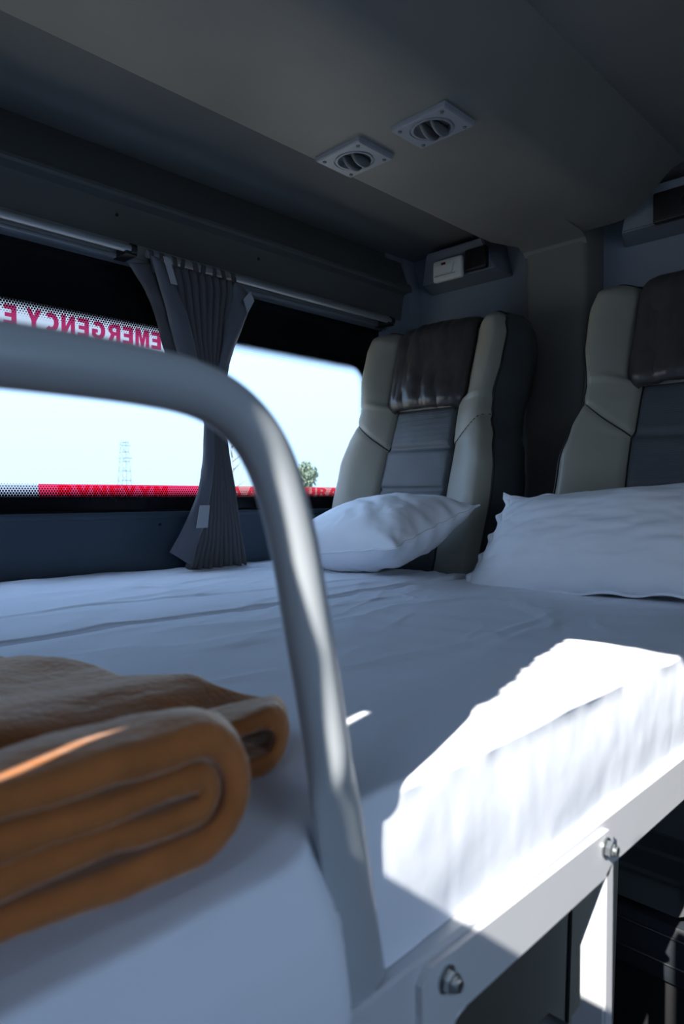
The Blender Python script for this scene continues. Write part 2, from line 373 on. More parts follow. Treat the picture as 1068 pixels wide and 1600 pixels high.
# bold block letters for the stickers, each one flat outline on a unit-high box
from mathutils.geometry import tessellate_polygon
SW = .25
def ribbon(pts, w=SW):
    """closed outline of a thick polyline"""
    P = [Vector((p[0], p[1])) for p in pts]; L, Rr = [], []
    for i, p in enumerate(P):
        d = ((P[i]-P[i-1]).normalized() if i else Vector((0, 0))) + ((P[i+1]-P[i]).normalized() if i < len(P)-1 else Vector((0, 0)))
        d.normalize(); n = Vector((-d.y, d.x))*w/2; L.append(p+n); Rr.append(p-n)
    return [(q.x, q.y) for q in L+Rr[::-1]]
def arc(cx, cy, rx, ry, a0, a1, n=14):
    return [(cx+rx*math.cos(math.radians(a0+(a1-a0)*k/n)), cy+ry*math.sin(math.radians(a0+(a1-a0)*k/n))) for k in range(n+1)]
H = SW/2
GLY = {
 'E': (.62, [[[(0, 0), (.62, 0), (.62, .22), (.25, .22), (.25, .40), (.56, .40), (.56, .61), (.25, .61), (.25, .78), (.61, .78), (.61, 1), (0, 1)]]]),
 'M': (.86, [[[(0, 0), (.22, 0), (.22, .62), (.35, 0), (.51, 0), (.64, .62), (.64, 0), (.86, 0), (.86, 1), (.54, 1), (.43, .50), (.32, 1), (0, 1)]]]),
 'N': (.72, [[[(0, 0), (.23, 0), (.23, .58), (.49, 0), (.72, 0), (.72, 1), (.49, 1), (.49, .43), (.23, 1), (0, 1)]]]),
 'Y': (.76, [[[(.26, 0), (.50, 0), (.50, .40), (.76, 1), (.50, 1), (.38, .66), (.26, 1), (0, 1), (.26, .40)]]]),
 'X': (.76, [[[(0, 0), (.26, 0), (.38, .30), (.50, 0), (.76, 0), (.51, .51), (.74, 1), (.49, 1), (.38, .72), (.27, 1), (.02, 1), (.25, .51)]]]),
 'I': (.25, [[[(0, 0), (.25, 0), (.25, 1), (0, 1)]]]),
 'T': (.68, [[[(.215, 0), (.465, 0), (.465, .78), (.68, .78), (.68, 1), (0, 1), (0, .78), (.215, .78)]]]),
 'V': (.76, [[[(.27, 0), (.49, 0), (.76, 1), (.51, 1), (.38, .38), (.25, 1), (0, 1)]]]),
 'A': (.80, [[[(0, 0), (.24, 0), (.29, .19), (.51, .19), (.56, 0), (.80, 0), (.53, 1), (.27, 1)], [(.335, .38), (.40, .68), (.465, .38)]]]),
 'C': (.74, [[ribbon(arc(.40, .5, .275, .375, 48, 312, 24))]]),
 'G': (.78, [[arc(.40, .5, .40, .5, 46, 318, 24)+[(.76, .17), (.76, .56), (.42, .56), (.42, .38), (.53, .38), (.53, .30)]+arc(.40, .5, .155, .26, 296, 46, 20)]]),
 'U': (.74, [[ribbon([(H, 1), (H, .42)]+arc(.37, .40, .245, .275, 180, 360, 14)[1:]+[(.74-H, 1)])]]),
 'S': (.68, [[ribbon(arc(.34, .70, .20, .175, 20, 200, 12)+[(.22, .58), (.46, .44)]+arc(.34, .29, .21, .165, 20, -160, 12))]]),
 'R': (.74, [[[(0, 0), (.25, 0), (.25, .38), (.34, .38), (.48, 0), (.74, 0), (.56, .42)]+arc(.40, .70, .31, .30, -60, 90, 10)+[(0, 1)], [(.25, .58), (.25, .80), (.38, .80), (.44, .77), (.47, .69), (.44, .61), (.38, .58)]]]),
}
def put_text(name, txt, h, x, y, z, m, parent, mirror=False, pitch=None, ws=1.0):
    """letters of height h; x is where the first letter starts; mirrored text runs towards -x"""
    bm = bmesh.new(); cur = 0
    for ch in txt:
        if ch == ' ':
            put(link(name, bm, m, smooth=False), parent); bm = bmesh.new(); cur += .32*h*ws; continue
        wd, polys = GLY[ch]
        for poly in polys:
            loops = [[Vector((p[0], p[1], 0)) for p in lp] for lp in poly]; flat = [p for lp in loops for p in lp]
            vs = [bm.verts.new(((x-(cur+p.x*h*ws)) if mirror else (x+cur+p.x*h*ws), y+(.00008 if poly is not polys[0] else 0), z+p.y*h)) for p in flat]
            for t3 in tessellate_polygon(loops):
                try: bm.faces.new([vs[i] for i in t3])
                except ValueError: pass
        cur += pitch if pitch else (wd+.14)*h*ws
    return put(link(name, bm, m, smooth=False), parent)
sg = thing('emergency_sign', 'white window sticker with red mirrored EMERGENCY lettering', 'sign', (.6, 1.432, .33))
put(box('backing_film', M['st_white'], X0+.05, .871, 1.4345, 1.4350, .329, .400), sg)
put_text('lettering', 'EMERGENCY EXIT', .0395, .864, 1.4335, .3365, M['st_red'], sg, mirror=True, ws=1.02)
st = thing('reflective_strip', 'red and cream strip of lettering along the bottom edge of the window', 'sticker', (.9, 1.43, 0))
put(box('tape', M['st_white'], X0+.05, .58, 1.4345, 1.435, -.04, .0215), st)
put(tag(box('tape', M['st_pinkish'], .58, .985, 1.4345, 1.435, -.04, .0235), 'crimson stretch of tape'), st)
put(tag(box('tape', M['st_pink'], .985, 1.60, 1.4345, 1.435, -.04, .0235), 'pale pink stretch of tape'), st)
for (s, x, w) in [('RVNEVYM', .62, 1.75), ('A ACC', 1.065, 1.55), ('SURAN', 1.275, 2.1)]:
    put_text('lettering', s, .0245, x, 1.4335, -.003, M['st_pinkred'], st, ws=w)
# ================================================================== OUTSIDE
gr = box('ground', M['ground'], -60, 260, 2.2, 320, -2.3, -2.2); tag(gr, kind='structure')
# lattice pylon far away
pt = thing('pylon', 'faint distant electricity pylon beyond the window', 'pylon', (58, 108, -2.2))
bm = bmesh.new()
def leg(z): return 1.0-.55*(z/11.5)
for a in (-1, 1):
    for b in (-1, 1): tube(bm, [(58+a*leg(0), 108+b*leg(0), -2.2), (58+a*leg(11.5), 108+b*leg(11.5), 9.3)], .06, 5)
zz = [1.5+1.6*k for k in range(7)]
for k, z in enumerate(zz):
    w = leg(z)
    for p, q in (((-1, -1), (1, -1)), ((1, -1), (1, 1)), ((1, 1), (-1, 1)), ((-1, 1), (-1, -1))):
        tube(bm, [(58+p[0]*w, 108+p[1]*w, z-2.2), (58+q[0]*w, 108+q[1]*w, z-2.2)], .05, 5)
        if k < 6:
            w2 = leg(zz[k+1]); tube(bm, [(58+p[0]*w, 108+p[1]*w, z-2.2), (58+q[0]*w2, 108+q[1]*w2, zz[k+1]-2.2)], .03, 5)
put(link('lattice', bm, M['pylon']), pt)
for z, w in ((6.3, 1.4), (8.4, 1.1)):
    bm = bmesh.new(); tube(bm, [(58-w, 108, z), (58+w, 108, z)], .07, 5); put(link('cross_arm', bm, M['pylon']), pt)
def tree(label, x, y, h, rad, n, seed, crown_z):
    t = thing('tree', label, 'tree', (x, y, -2.2)); rnd = random.Random(seed)
    bm = bmesh.new(); tube(bm, [(x, y, -2.2), (x+.1, y, -2.2+h*.4), (x-.05, y, -2.2+h*.9)], [.08, .05, .015], 7)
    for k in range(7):
        a = rnd.uniform(0, 2*PI); zz = -2.2+h*rnd.uniform(.35, .8)
        tube(bm, [(x, y, zz), (x+math.cos(a)*rad*.8, y+math.sin(a)*rad*.8, zz+rad*.6)], [.05, .015], 5)
    put(link('trunk', bm, M['trunk']), t)
    bm = bmesh.new()
    for k in range(n):
        a = rnd.uniform(0, 2*PI); c = rnd.uniform(-1, 1); rr = rad*rnd.random()**.4; s = math.sqrt(1-c*c)
        p = Vector((x+rr*s*math.cos(a), y+rr*s*math.sin(a), crown_z+rr*c*1.15))
        nrm = Vector((rnd.gauss(0, 1), rnd.gauss(0, 1), rnd.gauss(0, 1))).normalized(); u = nrm.orthogonal().normalized(); v = nrm.cross(u); L = .13
        bm.faces.new([bm.verts.new(p+u*L), bm.verts.new(p+v*L*.5), bm.verts.new(p-u*L), bm.verts.new(p-v*L*.5)])
    put(link('foliage', bm, M['tree'], smooth=False), t)
tree('small hazy green tree beyond the window beside the seat', 27.6, 30, 3.4, .72, 800, 2, 1.15)
tree('thin sparse tree with bare twigs beyond the window by the curtain', 22.3, 30, 6.2, .8, 60, 5, 3.7)
bm = bmesh.new(); t = thing('tall_grass', 'thin pale grass stalks outside the window left of the curtain', 'grass', (3.1, 4.6, -2.2))
bm.free()
for k in range(7):
    bm = bmesh.new(); x = 3.0+.05*k; tube(bm, [(x, 4.6, -2.2), (x+.03, 4.6, -.4), (x+.10+.03*k, 4.6, .22+.07*(k % 4))], [.004, .003, .001], 5); put(link('stalk', bm, M['pylon']), t)
# ================================================================== CEILING FITTINGS
def vent(label, x0, x1, y0, y1):
    cx, cy = (x0+x1)/2, (y0+y1)/2; z = .646
    t = thing('air_vent', label, 'air vent', (cx, cy, z), 'ceiling air vents')
    hx, hy = (x1-x0)/2, (y1-y0)/2
    # plate with a round hole, lofted from rounded square to circle
    bm = bmesh.new(); n = 48
    def sq(k, s, rr=.012):
        a = 2*PI*k/n; c, d = math.cos(a), math.sin(a); q = 1/max(abs(c), abs(d)); X, Y = c*q, d*q
        return (X*hx*s, Y*hy*s)
    levels = []
    levels.append([(*sq(k, 1.0), 0) for k in range(n)]); levels.append([(*sq(k, .985), -.007) for k in range(n)]); levels.append([(*sq(k, .95), -.0095) for k in range(n)])
    for R, dz in ((.0365, -.0095), (.036, -.0075), (.034, -.0075), (.0335, -.0105), (.0300, -.0105), (.0285, -.006), (.0270, .012)):
        levels.append([(math.cos(2*PI*k/n)*R, math.sin(2*PI*k/n)*R*1.12, dz) for k in range(n)])
    rings = [[bm.verts.new((cx+p[0], cy+p[1], z+p[2])) for p in L] for L in levels]
    for a, b in zip(rings, rings[1:]):
        for k in range(n): bm.faces.new((a[k], b[k], b[(k+1) % n], a[(k+1) % n]))
    bmesh.ops.recalc_face_normals(bm, faces=bm.faces)
    put(link('plate', bm, M['vent'], angle=28), t)
    bm = bmesh.new(); disc(bm, (cx, cy, z+.006), .029, 'z', .003, 32); put(link('throat', bm, M['black'], angle=40), t)
    for s in (-1, 1):
        for r in (-1, 1):
            bm = bmesh.new(); disc(bm, (cx+s*hx*.76, cy+r*hy*.76, z-.0115), .0036, 'z', .003, 14); disc(bm, (cx+s*hx*.76, cy+r*hy*.76, z-.0122), .0019, 'z', .001, 6)
            put(link('screw', bm, M['vane'], angle=40), t)
    for s in (-1, 1):          # two curved vanes hanging out of the throat
        bm = bmesh.new()
        def fn(u, v, s=s):
            w = .024*math.sqrt(max(0, 1-(2*u-1)**2*.98)); a = (u-.5)*.052
            return (cx+a+.004, cy+s*.011-.006*v*s*0-.004*v, z-.003-(.006+w*.75)*v+.004)
        grid(bm, 14, 5, fn)
        o = put(link('vane', bm, M['vane']), t); q = o.modifiers.new('s', 'SOLIDIFY'); q.thickness = .005; q.offset = 0
    return t
vent('square ceiling air vent with two vanes, nearer the window', .924, 1.020, .862, .976)
vent('square ceiling air vent with two vanes, farther from the window', .940, 1.027, .685, .803)
def console(label, y0, y1, lamp, boxes):
    """wedge-shaped moulding on the bulkhead just under the ceiling; y0<y1"""
    t = thing('overhead_console', label, 'overhead console', (X1, (y0+y1)/2, .62), 'overhead consoles')
    bm = bmesh.new(); inset = .045
    A = [(X1, y0, .618), (X1, y1, .618), (X1, y1-.03, .739), (X1, y0+.03, .739)]
    B = [(1.682, y0+.018, .634), (1.682, y1-.018, .634), (1.660, y1-.05, .715), (1.660, y0+.05, .715)]
    a = [bm.verts.new(p) for p in A]; b = [bm.verts.new(p) for p in B]
    bm.faces.new(b); bm.faces.new(list(reversed(a)))
    for i in range(4): bm.faces.new((a[i], a[(i+1) % 4], b[(i+1) % 4], b[i]))
    bmesh.ops.recalc_face_normals(bm, faces=bm.faces)
    bmesh.ops.bevel(bm, geom=list(bm.edges), offset=.003, segments=2, affect='EDGES')
    put(link('housing', bm, M['console'], angle=35), t)
    for (p, q, za, zb) in boxes:
        o = put(box('speaker', M['black'], 1.655, 1.675, p, q, za, zb, .005, seg=3), t)
        bm = bmesh.new(); disc(bm, (1.652, (p+q)/2, (za+zb)/2), .016, 'x', .004, 24, .013); put(link('speaker_ring', bm, M['piping'], angle=40), o).matrix_parent_inverse = Matrix.Identity(4)
        put_fix(t, o)
    return t
def put_fix(root, part):
    """sub-parts written in scene coordinates"""
    for ch in bpy.data.objects:
        if ch.parent == part: ch.matrix_parent_inverse = Matrix.Identity(4)
c1 = console('overhead console with white reading lamp above the window seat', 1.035, 1.325, True, [(1.068, 1.138, .632, .692)])
c2 = console('overhead console with black speaker above the aisle seat', .40, .722, False, [(.47, .62, .625, .695)])
def reading_lamp():
    t = thing('reading_lamp', 'white rectangular reading lamp with red indicator beside the black speaker', 'lamp', (1.668, 1.19, .66))
    y0, y1, z0, z1 = 1.146, 1.248, .622, .684
    put(box('lamp_housing', M['lens'], 1.652, 1.672, y0, y1, z0, z1, .008, seg=4), t)
    bm = bmesh.new(); prism(bm, [(y0+.03, z0+.018), (y1-.008, z0+.018), (y1-.014, z0+.042), (y0+.022, z0+.042)], 'x', 1.646, 1.653); put(link('lens', bm, M['lens'], angle=30), t)
    put(box('switch_groove', M['vane'], 1.6505, 1.653, y0+.02, y1-.008, z0+.0145, z0+.016), t)
    put(box('indicator', M['red'], 1.649, 1.653, y0+.054, y0+.068, z1-.022, z1-.011, .001), t)
reading_lamp()
# ================================================================== CURTAIN ROD AND CURTAIN
RY, RZ = 1.345, .5165
def rod(label, x0, x1, ends):
    t = thing('curtain_rod', label, 'curtain rod', (x0, RY, RZ), 'curtain rods')
    bm = bmesh.new(); tube(bm, [(x0, RY, RZ), ((x0+x1)/2, RY, RZ), (x1, RY, RZ)], .0085, 16); put(link('pipe', bm, M['rod'], angle=50), t)
    for x in ends:
        bm = bmesh.new(); bx(bm, x-.010, x+.018, RY-.006, 1.395, RZ-.014, RZ+.004, .003); disc(bm, (x+.003, RY, RZ), .0115, 'x', .012, 16)
        put(link('bracket', bm, M['black'], angle=40), t)
rod('pale curtain rod left of the curtain above the black window band', X0, .742, [.735])
rod('pale curtain rod holding the curtain and ending at the corner', .778, 1.575, [1.572])
def curtain():
    t = thing('curtain', 'charcoal pleated curtain tied in at the waist, hanging in front of the window', 'curtain', (.9, RY, -.17))
    CY = 1.335
    # rows: z, xl, xr, pleat depth
    rows = [(.500, .792, 1.006, .010), (.470, .800, 1.008, .012), (.420, .815, .995, .012), (.350, .842, .978, .011), (.290, .868, .965, .010), (.240, .895, .955, .008), (.200, .912, .955, .007),
            (.150, .922, .968, .008), (.080, .918, .982, .010), (.020, .912, .992, .011), (-.040, .902, 1.002, .012), (-.100, .890, 1.012, .013), (-.168, .868, 1.024, .014)]
    zs = [(-r[0]) for r in rows]
    XL = [(-r[0], r[1]) for r in rows]; XR = [(-r[0], r[2]) for r in rows]; DP = [(-r[0], r[3]) for r in rows]
    def fn(u, v):
        z = .500-.668*v; xl, xr, dp = lin_tab(XL, -z), lin_tab(XR, -z), lin_tab(DP, -z)
        ph = 2*PI*11*u+.9*math.sin(7*u)+.5*math.sin(v*4)
        w = math.sin(ph); w = math.copysign(abs(w)**.8, w)
        x = xl+(xr-xl)*u+.0035*math.cos(ph)*(dp/.012)
        return (x, CY+dp*w+.004*fbm(u*9, v*6, 3), z + (.006*math.sin(ph*.5) if v > .97 else 0))
    bm = bmesh.new(); grid(bm, 200, 70, fn)
    o = put(link('pleated_cloth', bm, M['curtain']), t); q = o.modifiers.new('s', 'SOLIDIFY'); q.thickness = .0012
    def strip(name, L, R, m, y0=CY-.016, n=40):
        """cloth strip between two edge polylines (x,z)"""
        Lc = catmull([(p[0], 0, p[1]) for p in L], 6); Rc = catmull([(p[0], 0, p[1]) for p in R], 6)
        def samp(P, v):
            k = v*(len(P)-1); i = min(int(k), len(P)-2); return P[i].lerp(P[i+1], k-i)
        def g(u, v):
            a, b = samp(Lc, v), samp(Rc, v); p = a.lerp(b, u)
            return (p.x, y0-.007*math.sin(PI*u)+.006*math.sin(v*7+u*2)+.004*fbm(u*2, v*5, 7), p.z)
        bm = bmesh.new(); grid(bm, 8, n, g)
        o = put(link(name, bm, m), t); q = o.modifiers.new('s', 'SOLIDIFY'); q.thickness = .0015; return o
    strip('front_hem', [(.772, .505), (.800, .435), (.820, .360), (.838, .290), (.868, .238), (.900, .190)], [(.806, .500), (.842, .430), (.870, .350), (.892, .280), (.915, .220), (.930, .180)], M['flap'])
    strip('back_hem', [(.735, .488), (.760, .462), (.785, .420), (.800, .370), (.815, .320), (.850, .262)], [(.800, .500), (.830, .460), (.850, .410), (.865, .360), (.890, .310), (.910, .250)], M['curtain'], CY+.012)
    strip('right_hem', [(.990, .495), (.978, .440), (.960, .380), (.948, .320), (.935, .262)], [(1.012, .500), (1.035, .470), (1.020, .415), (.995, .350), (.968, .262)], M['flap'], CY-.012)
    strip('lower_hem', [(.905, .190), (.906, .130), (.900, .070), (.886, .015), (.865, -.030), (.840, -.080), (.815, -.124)], [(.930, .190), (.930, .120), (.922, .060), (.916, .000), (.905, -.060), (.888, -.110), (.872, -.160)], M['flap'], CY-.016)
    def patch(P, y=CY-.036):
        bm = bmesh.new(); f = bm.faces.new([bm.verts.new((x, y, z)) for x, z in P])
        bmesh.ops.recalc_face_normals(bm, faces=[f]); r = bmesh.ops.extrude_face_region(bm, geom=[f])
        bmesh.ops.translate(bm, verts=[g for g in r['geom'] if isinstance(g, bmesh.types.BMVert)], vec=(0, .0012, 0))
        put(tag(link('hook_tape', bm, M['velcro'], smooth=False), 'pale rectangle of hook tape'), t)
    patch([(.790, .503), (.806, .500), (.824, .450), (.808, .450)])
    patch([(1.000, .455), (1.020, .478), (1.032, .458), (1.012, .424)])
    patch([(.878, -.022), (.904, -.022), (.898, -.072), (.868, -.072)])
    patch([(.903, .195), (.926, .195), (.924, .165), (.906, .165)])
    for k in range(9):        # loops over the rod
        x = .786+.0262*k+random.uniform(-.004, .004); w = random.uniform(.010, .014); ln = random.uniform(.0, .012)
        pr = [(-.012, -.036-ln), (-.0105, -.012), (-.0095, 0), (-.007, .007), (0, .0100), (.007, .007), (.0095, 0), (.0105, -.012), (.012, -.036-ln)]
        tilt = random.uniform(-.25, .25)
        bm = bmesh.new(); g = [[bm.verts.new((x+s*w*.5+tilt*dz, RY+dy, RZ+dz)) for s in (-1, 1)] for dy, dz in pr]
        for a, b in zip(g, g[1:]): bm.faces.new((a[0], a[1], b[1], b[0]))
        o = put(link('loop', bm, M['curtain']), t); q = o.modifiers.new('s', 'SOLIDIFY'); q.thickness = .0015
curtain()
# ================================================================== SEATS
TX, TZ = .2888, .9574
def seat(label, yc, group):
    """coach seat reclined towards +x. t measured along the back from mattress level"""
    t = thing('coach_seat', label, 'seat', (1.20, yc, ZF), group)
    base = Vector((1.31, yc, -.17)); T = Vector((TX, 0, TZ)); N = Vector((-TZ, 0, TX))
    HW = [(-.60, .235), (0, .240), (.15, .243), (.24, .240), (.31, .226), (.37, .207), (.42, .205), (.50, .217), (.57, .218), (.61, .208), (.64, .185)]
    TB, TT = -.56, .645
    def hw(tt): return lerp_tab(HW, tt)
    def panel(tt): return lerp_tab([(-.6, .106), (.19, .107), (.30, .107), (.31, .100), (.41, .097), (.43, .118), (.7, .118)], tt)
    def depth(y, tt):
        a = abs(y); p = panel(tt); w = hw(tt); f = 0
        if tt < .41:
            for c in (.412, .302, .192, .082, -.03, -.14, -.25): f -= .007*math.exp(-((tt-c)/.006)**2) if a < p else 0
            if a < p: f += .004*math.cos((tt-.302)/.11*2*PI)*-1*0+.003
        if a > p:
            k = (a-p)/max(w-p, .01)
            if tt < .415:
                up = .044*math.sin(min(1, k*1.25)*PI/2)+.006*math.exp(-((tt-.27)/.05)**2)*k
                # V seam across the shoulder
                vs = .302+.07*min(1, k)
                g = abs(tt-vs); up -= .006*math.exp(-(g/.005)**2)
                
                f += up
            else: f += (.048+.006*min(1, (tt-.41)/.08))*math.sin(min(1, k*1.35)*PI/2)
            if k > .80: f -= .030*((k-.80)/.20)**2
        f -= .010*math.exp(-((a-p)/.005)**2)
        f += .0018*fbm(y*14, tt*14, yc*3)
        if tt > .60: f -= .05*((tt-.60)/.045)**2
        return f
    def pt(y, tt, f): return base+T*tt+N*f+Vector((0, y, 0))
    ny, ntt, no = 91, 190, 30
    bm = bmesh.new(); bc = bmesh.new()
    def rowpts(tt):
        w = hw(tt); p = panel(tt)
        return [-w+(w-p)*i/no for i in range(no)]+[-p+2*p*i/(ny-1-2*no) for i in range(ny-2*no)]+[p+(w-p)*i/no for i in range(1, no+1)]
    G = []; tts = [TB+(TT-TB)*j/(ntt-1) for j in range(ntt)]
    for tt in tts: G.append([(y, tt, depth(y, tt)) for y in rowpts(tt)])
    vm, vc = {}, {}
    def gv(dic, b, i, j):
        if (i, j) not in dic: dic[(i, j)] = b.verts.new(pt(*G[j][i]))
        return dic[(i, j)]
    for j in range(ntt-1):
        for i in range(ny-1):
            ym = (G[j][i][0]+G[j+1][i+1][0])/2; tm = (tts[j]+tts[j+1])/2
            inner = no <= i < ny-1-no and tm < .41
            dic, b = (vc, bc) if inner else (vm, bm)
            b.faces.new([gv(dic, b, i, j), gv(dic, b, i+1, j), gv(dic, b, i+1, j+1), gv(dic, b, i, j+1)])
    back = link('bolsters', bm, M['leather']); put(back, t)
    put(tag(link('centre_panel', bc, M['panel']), 'darker ribbed centre panel'), t)
    # back shell: from the front rim round to the rear, darker side leather
    bs = bmesh.new(); rim = [(G[j][0], G[j][-1]) for j in range(ntt)]
    loop = [G[j][0] for j in range(ntt)] + [G[-1][i] for i in range(1, ny-1)] + [G[j][-1] for j in reversed(range(ntt))]
    loop = loop[::2]
    prof = [(0, 0), (-.012, .008), (-.05, .020), (-.09, .020), (-.13, .005), (-.14, -.05)]
    rings = []
    for (dn, out) in prof:
        r = []
        for (y, tt, f) in loop:
            s = 1 if y > 0 else -1; w = hw(tt)
            kt = max(0, (tt-.55)/.095) if tt > .55 else 0
            side = min(1, abs(y)/w)**6
            r.append(bs.verts.new(pt(y+s*out*side, tt+out*kt*.8, (f if dn == 0 else f*.5+dn))))
        rings.append(r)
    for a, b in zip(rings, rings[1:]):
        for k in range(len(a)-1): bs.faces.new((a[k], a[k+1], b[k+1], b[k]))
    put(tag(link('back_shell', bs, M['leather_side']), 'near-black side and back of the seat'), t)
    # piping along the rim
    bp = bmesh.new(); P = [pt(y+(.002 if y > 0 else -.002), tt, f+.001) for (y, tt, f) in loop]
    tube(bp, P, .0028, 6); put(link('piping', bp, M['piping']), t)
    # seam cords
    for s in (-1, 1):
        bq = bmesh.new(); P = []
        for k in range(30):
            tt = .302+.07*k/29; a = panel(.29)+(hw(tt)-panel(.29))*k/29
            P.append(pt(s*a*.995, tt, depth(s*a, tt)+.0005))
        tube(bq, P, .0016, 5); put(link('shoulder_seam', bq, M['piping']), t)
        bq = bmesh.new(); P = [pt(s*panel(x), x, depth(s*panel(x), x)+.0015) for x in [TB+.02+(.41-TB-.02)*k/70 for k in range(71)]]
        tube(bq, P, .0019, 6); put(link('panel_seam', bq, M['piping']), t)
    # head cover: a thin separate pad in front, over the top
    bh = bmesh.new(); hwid = .112
    def fc(u, v):
        y = (-1+2*u)*hwid; tt = .412+.250*v
        e = min(u, 1-u)*2*hwid; eb = v*.25
        r = .030 if eb < .03 else 0
        if eb < .03: y *= 1-(1-math.sqrt(max(0, 1-((.03-eb)/.03)**2)))*.12
        f = .016+.010*(1-(2*u-1)**2)
        f -= .012*max(0, 1-e/.014)**2+.010*max(0, 1-eb/.012)**2
        f += .004*fbm(u*5, v*2.2, yc)*2+.0030*math.sin(u*21+2*fbm(u, v*3, 1))*(1-v)*.8
        if tt > .60:
            q = (tt-.60)/.062; f -= .055*q*q; tt = .60+.046*math.sin(q*PI/2)
        return pt(y, tt, f)
    grid(bh, 60, 60, fc)
    # skirt back to the seat surface
    o = put(tag(link('head_cover', bh, M['cover']), 'dark wrinkled leather head cover'), t); q = o.modifiers.new('s', 'SOLIDIFY'); q.thickness = .012; q.offset = -1
    bl = bmesh.new(); P = [fc(k/40, .0) + N*.001 for k in range(41)]; tube(bl, P, .0022, 6); put(link('cover_hem', bl, M['cover']), t)
    # seat cushion below, with ribbed centre and bolsters
    bcu = bmesh.new()
    def fs(u, v):
        y = (-1+2*u)*.165; x = 1.01+.19*v; a = abs(y)
        z = -.560+(.018 if a > .12 else 0)*min(1, (a-.12)/.03) if a > .12 else -.560
        for k in range(3): z -= .006*math.exp(-((x-(1.045+.07*k))/.004)**2)
        z -= .04*max(0, (a-.14)/.025)**2+.03*max(0, (1.03-x)/.02)**2
        return (x, yc+y, z)
    g = grid(bcu, 60, 110, fs)
    put(link('seat_cushion', bcu, M['leather_side']), t)
    cb = bmesh.new(); bx(cb, 1.015, 1.20, yc-.160, yc+.160, -.70, -.605, .02); put(link('cushion_base', cb, M['quilt'], angle=40), t)
    for zs in (-.625, -.665):
        cb = bmesh.new(); tube(cb, [(1.0145, yc-.155, zs), (1.0145, yc+.155, zs)], .0022, 6); put(link('base_seam', cb, M['piping']), t)
    cb = bmesh.new(); bx(cb, 1.04, 1.15, yc-.15, yc+.15, ZF, -.70, .01); put(link('pedestal', cb, M['black'], angle=40), t)
    return t
seat('grey leather coach seat beside the window with thin pillow at its foot', 1.095, 'coach seats')
seat('grey leather coach seat cut off by the right edge behind the large pillow', .455, 'coach seats')
# ================================================================== MATTRESSES
def mattress(label, y0, y1, x0, x1, near):
    nx, nyy = 380, 190
    bm = bmesh.new(); zt, zb = -.170, -.269
    r = .006
    def edge(x, z=-.2):
        xc = .2335+max(0, -.135-z)*.184
        return y0-(.016*(1-1/(1+math.exp(-max(-50, min(50, (x-xc)/.003))))) if near else 0)
    def top(x, y):
        z = zt
        z += .0030*fbm(x*3, y*5, 1)+.0010*fbm(x*7, y*14, 2)
        z += .0035*max(0, 1-abs(fbm(x*1.6+.3, y*6, 8))*5)*(.6 if near else .8)
        if near: z += .0015*math.sin((x*1.1+y*.35)*60+4*fbm(x*3, y*3, 5))*(max(0, fbm(x*2, y*2, 9))+.1)
        z -= .012*math.exp(-((y-y1)/.007)**2) if near else .012*math.exp(-((y-y0)/.005)**2)
        if not near:
            c = .955+.05*math.sin(x*3.1); z += .0022*math.exp(-((y-c)/.006)**2)*max(0, .4+fbm(x*2.5, 4, 4))-.0018*math.exp(-((y-c+.012)/.006)**2)
        rg = 1-abs(fbm(x*2.2+y*1.5, y*7-x*3, 21)); z += .0045*max(0, rg-.80)*5*max(0, min(1, (x-.35)/.3))*max(0, .35+fbm(x*2, y*2, 30))*max(0, min(1, (y-.33)/.06))
        rg = 1-abs(fbm(x*6+y*2, y*15-x*5, 41)); z += .0022*max(0, rg-.82)*5*max(0, min(1, (x-.5)/.3))*max(0, .3+fbm(x*3, y*3, 33))*max(0, min(1, (y-.36)/.08))
        if near: z -= .004*max(0, min(1, (x-.8)/.6))
        else: z += (.014*max(0, 1-(x-.0)/1.1)-.001)*max(0, (y-y0)/(y1-y0))
        if near and x < .27: z -= .012*max(0, (.36-y)/.1)*(1-max(0, (x-.22)/.05))
        return z
    # section: underside -> side -> rounded top -> across -> far side
    def sect(x):
        P = []
        nb = .0016*fbm(x*6, 0, 3)+.0007*max(0, fbm(x*30, 0, 6)-.1)
        for k in range(10):
            s = k/9; zz = zb+(zt-r-zb)*s; e = edge(x, zz)+(.012 if near and x < .25 else 0)*(s**3); P.append((e-.003*math.sin(PI*s)+nb*(1-s)+.0010*fbm(x*11, s*1.6, 4)+.0006*fbm(x*30, s*7, 2), zz))
        for k in range(1, 9):
            a = PI/2*k/9; P.append((e+r-r*math.cos(a), zt-r+r*math.sin(a)))
        Y0 = e+r; Y1 = y1-.012
        for k in range(nyy): P.append((Y0+(Y1-Y0)*k/(nyy-1), zt))
        P.append((y1-.004, zt-.004)); P.append((y1-.001, zt-.014)); P.append((y1-.001, zb))
        return P
    rows = []
    for i in range(nx):
        x = x0+(x1-x0)*i/(nx-1); row = []
        for (y, z) in sect(x):
            k = max(0, min(1, (z-(zt-.05))/.05)); z2 = z+(top(x, max(y, y0))-zt)*k
            ex = .0
            q = max(0, (x-(x1-.03))/.03); z2 -= .03*q*q*k
            q = max(0, ((x0+.03)-x)/.03); z2 -= .03*q*q*k
            row.append(bm.verts.new((x, y, z2)))
        rows.append(row)
    for a, b in zip(rows, rows[1:]):
        for j in range(len(a)-1): bm.faces.new((a[j], b[j], b[j+1], a[j+1]))
    bm.faces.new(list(reversed(rows[0]))); bm.faces.new(rows[-1])
    bmesh.ops.recalc_face_normals(bm, faces=bm.faces)
    o = link('mattress', bm, M['sheet']); tag(o, label, 'mattress', 'sheet-covered mattresses'); return o
mattress('white sheeted mattress on the aisle side, with sunlit near edge', .2548, .829, -.22, 1.262, True)
mattress('white sheeted mattress along the window wall under the curtain', .833, 1.396, -.22, 1.262, False)
